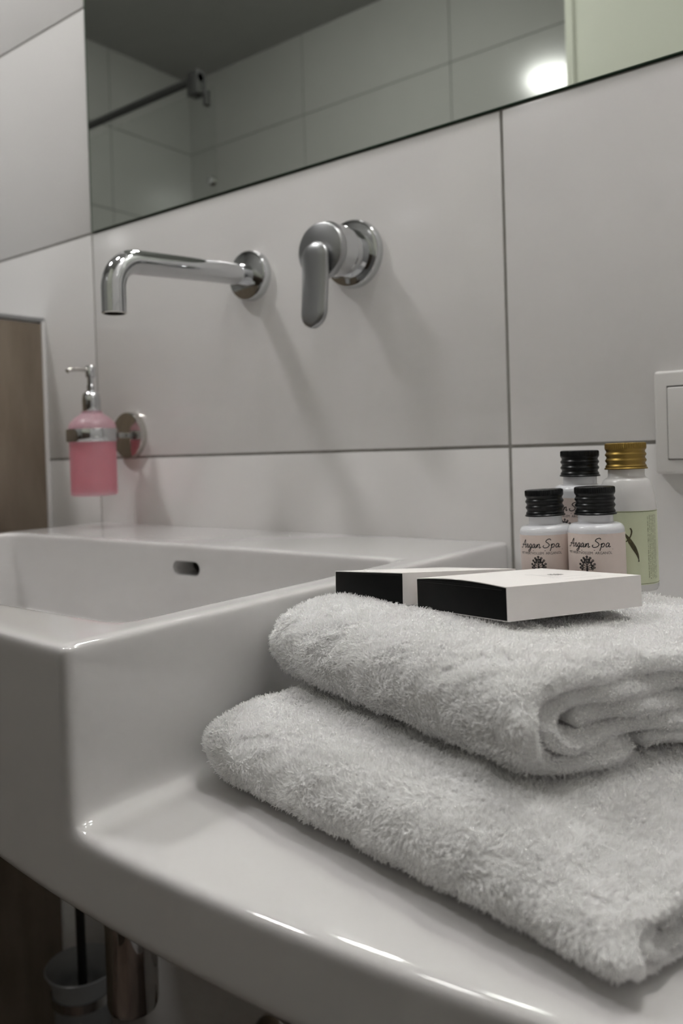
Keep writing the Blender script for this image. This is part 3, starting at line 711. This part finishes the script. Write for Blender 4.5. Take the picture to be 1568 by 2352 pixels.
bm = new(); lathe_bm(bm, [(0, .075), (.014, .075), (.017, .072), (.017, .056), (0, .056)], 32, T(.300, 0, -.672) @ TOFRONT); child('knob', bm, M['chrome'], t, 40)
bx, by, bz = .012, -.062, -.655
t = thing('brush_holder', 'frosted glass toilet brush holder bracketed to the wall below the basin', 'brush holder', (bx, by, bz-.11))
bm = new(); lathe_bm(bm, [(0, bz-.11), (.030, bz-.11), (.034, bz-.105), (.0365, bz-.03), (.040, bz-.012), (.0465, bz-.001), (.0470, bz), (.0455, bz+.001), (.037, bz-.012), (.0335, bz-.03), (.0310, bz-.10), (0, bz-.104)], 64, T(bx, by, 0)); child('glass_cup', bm, M['frost_clear'], t, 50)
bm = new(); lathe_bm(bm, [(.0375, bz-.040), (.0400, bz-.040), (.0400, bz-.028), (.0375, bz-.028), (.0375, bz-.040)], 64, T(bx, by, 0)); box_bm(bm, (bx-.006, by+.039, bz-.039), (bx+.006, -.0005, bz-.029), .001); child('wall_bracket', bm, M['chrome'], t, 40)
t = thing('toilet_brush', 'black-handled toilet brush standing in the glass holder', 'toilet brush', (bx, by, bz-.10))
bm = new(); tube_bm(bm, [(bx, by, bz-.04), (bx-.001, by, bz+.10), (bx-.002, by, bz+.27)], [.0058, .0062, .0065], 20); child('handle', bm, M['black_rod'], t, 50)
bm = new(); lathe_bm(bm, [(0, bz-.098), (.018, bz-.096), (.024, bz-.085), (.024, bz-.050), (.015, bz-.040), (0, bz-.038)], 40, T(bx, by, 0)); child('bristles', bm, M['white_plastic'], t, 50)
# ------------------------------------------------------------------ shower screen (seen in the mirror)
gy = -.80
t = thing('shower_screen', 'clear glass shower screen with a chrome top rail, reflected in the mirror', 'shower screen', (-1.05, gy, FZ))
bm = new(); box_bm(bm, (LX+.002, gy-.003, FZ+.01), (-.565, gy+.003, .93), .0008, 1); child('glass_panel', bm, M['glass'], t)
bm = new(); tube_bm(bm, [(LX+.002, gy+.012, .957), (-.60, gy+.012, .957)], .0105, 20); child('top_rail', bm, M['rail'], t, 50)
bm = new(); box_bm(bm, (-.640, gy-.008, .915), (-.600, gy+.024, .976), .003, 2); box_bm(bm, (-.600, gy-.008, .885), (-.585, gy+.008, .925), .003, 2); child('clamp', bm, M['rail'], t, 40)
bm = new(); lathe_bm(bm, [(0, .014), (.010, .013), (.012, .009), (.012, 0), (0, 0)], 24, T(-.575, gy+.003, .69) @ Matrix.Rotation(-PI/2, 4, 'X')); child('knob', bm, M['chrome'], t, 40)
# ------------------------------------------------------------------ ceiling lamps
for i, (lx, ly, k) in enumerate(LAMPS):
    t = thing('ceiling_lamp', ('round ceiling lamp whose bright oval shows in the mirror', 'round ceiling lamp above the basin, the middle of the three', 'round ceiling lamp above the side shelf, rightmost of the three')[i], 'lamp', (lx, ly, CZ))
    rr = .098 if i == 0 else .085
    bm = new(); lathe_bm(bm, [(0, CZ), (rr+.022, CZ), (rr+.022, CZ-.018), (rr+.014, CZ-.024), (rr, CZ-.024), (0, CZ-.024)], 64, T(lx, ly, 0)); child('lamp_base', bm, M['white_plastic'], t, 40)
    bm = new(); lathe_bm(bm, [(rr-.001, CZ-.0235)]+[((rr-.001)*math.cos(a), CZ-.0245-.040*math.sin(a)) for a in [PI/2*j/10 for j in range(1, 10)]]+[(0, CZ-.0645)], 64, T(lx, ly, 0))
    child('diffuser', bm, emis('lamp_diffuser', (1, .985, .972), LAMP*k), t, 60)
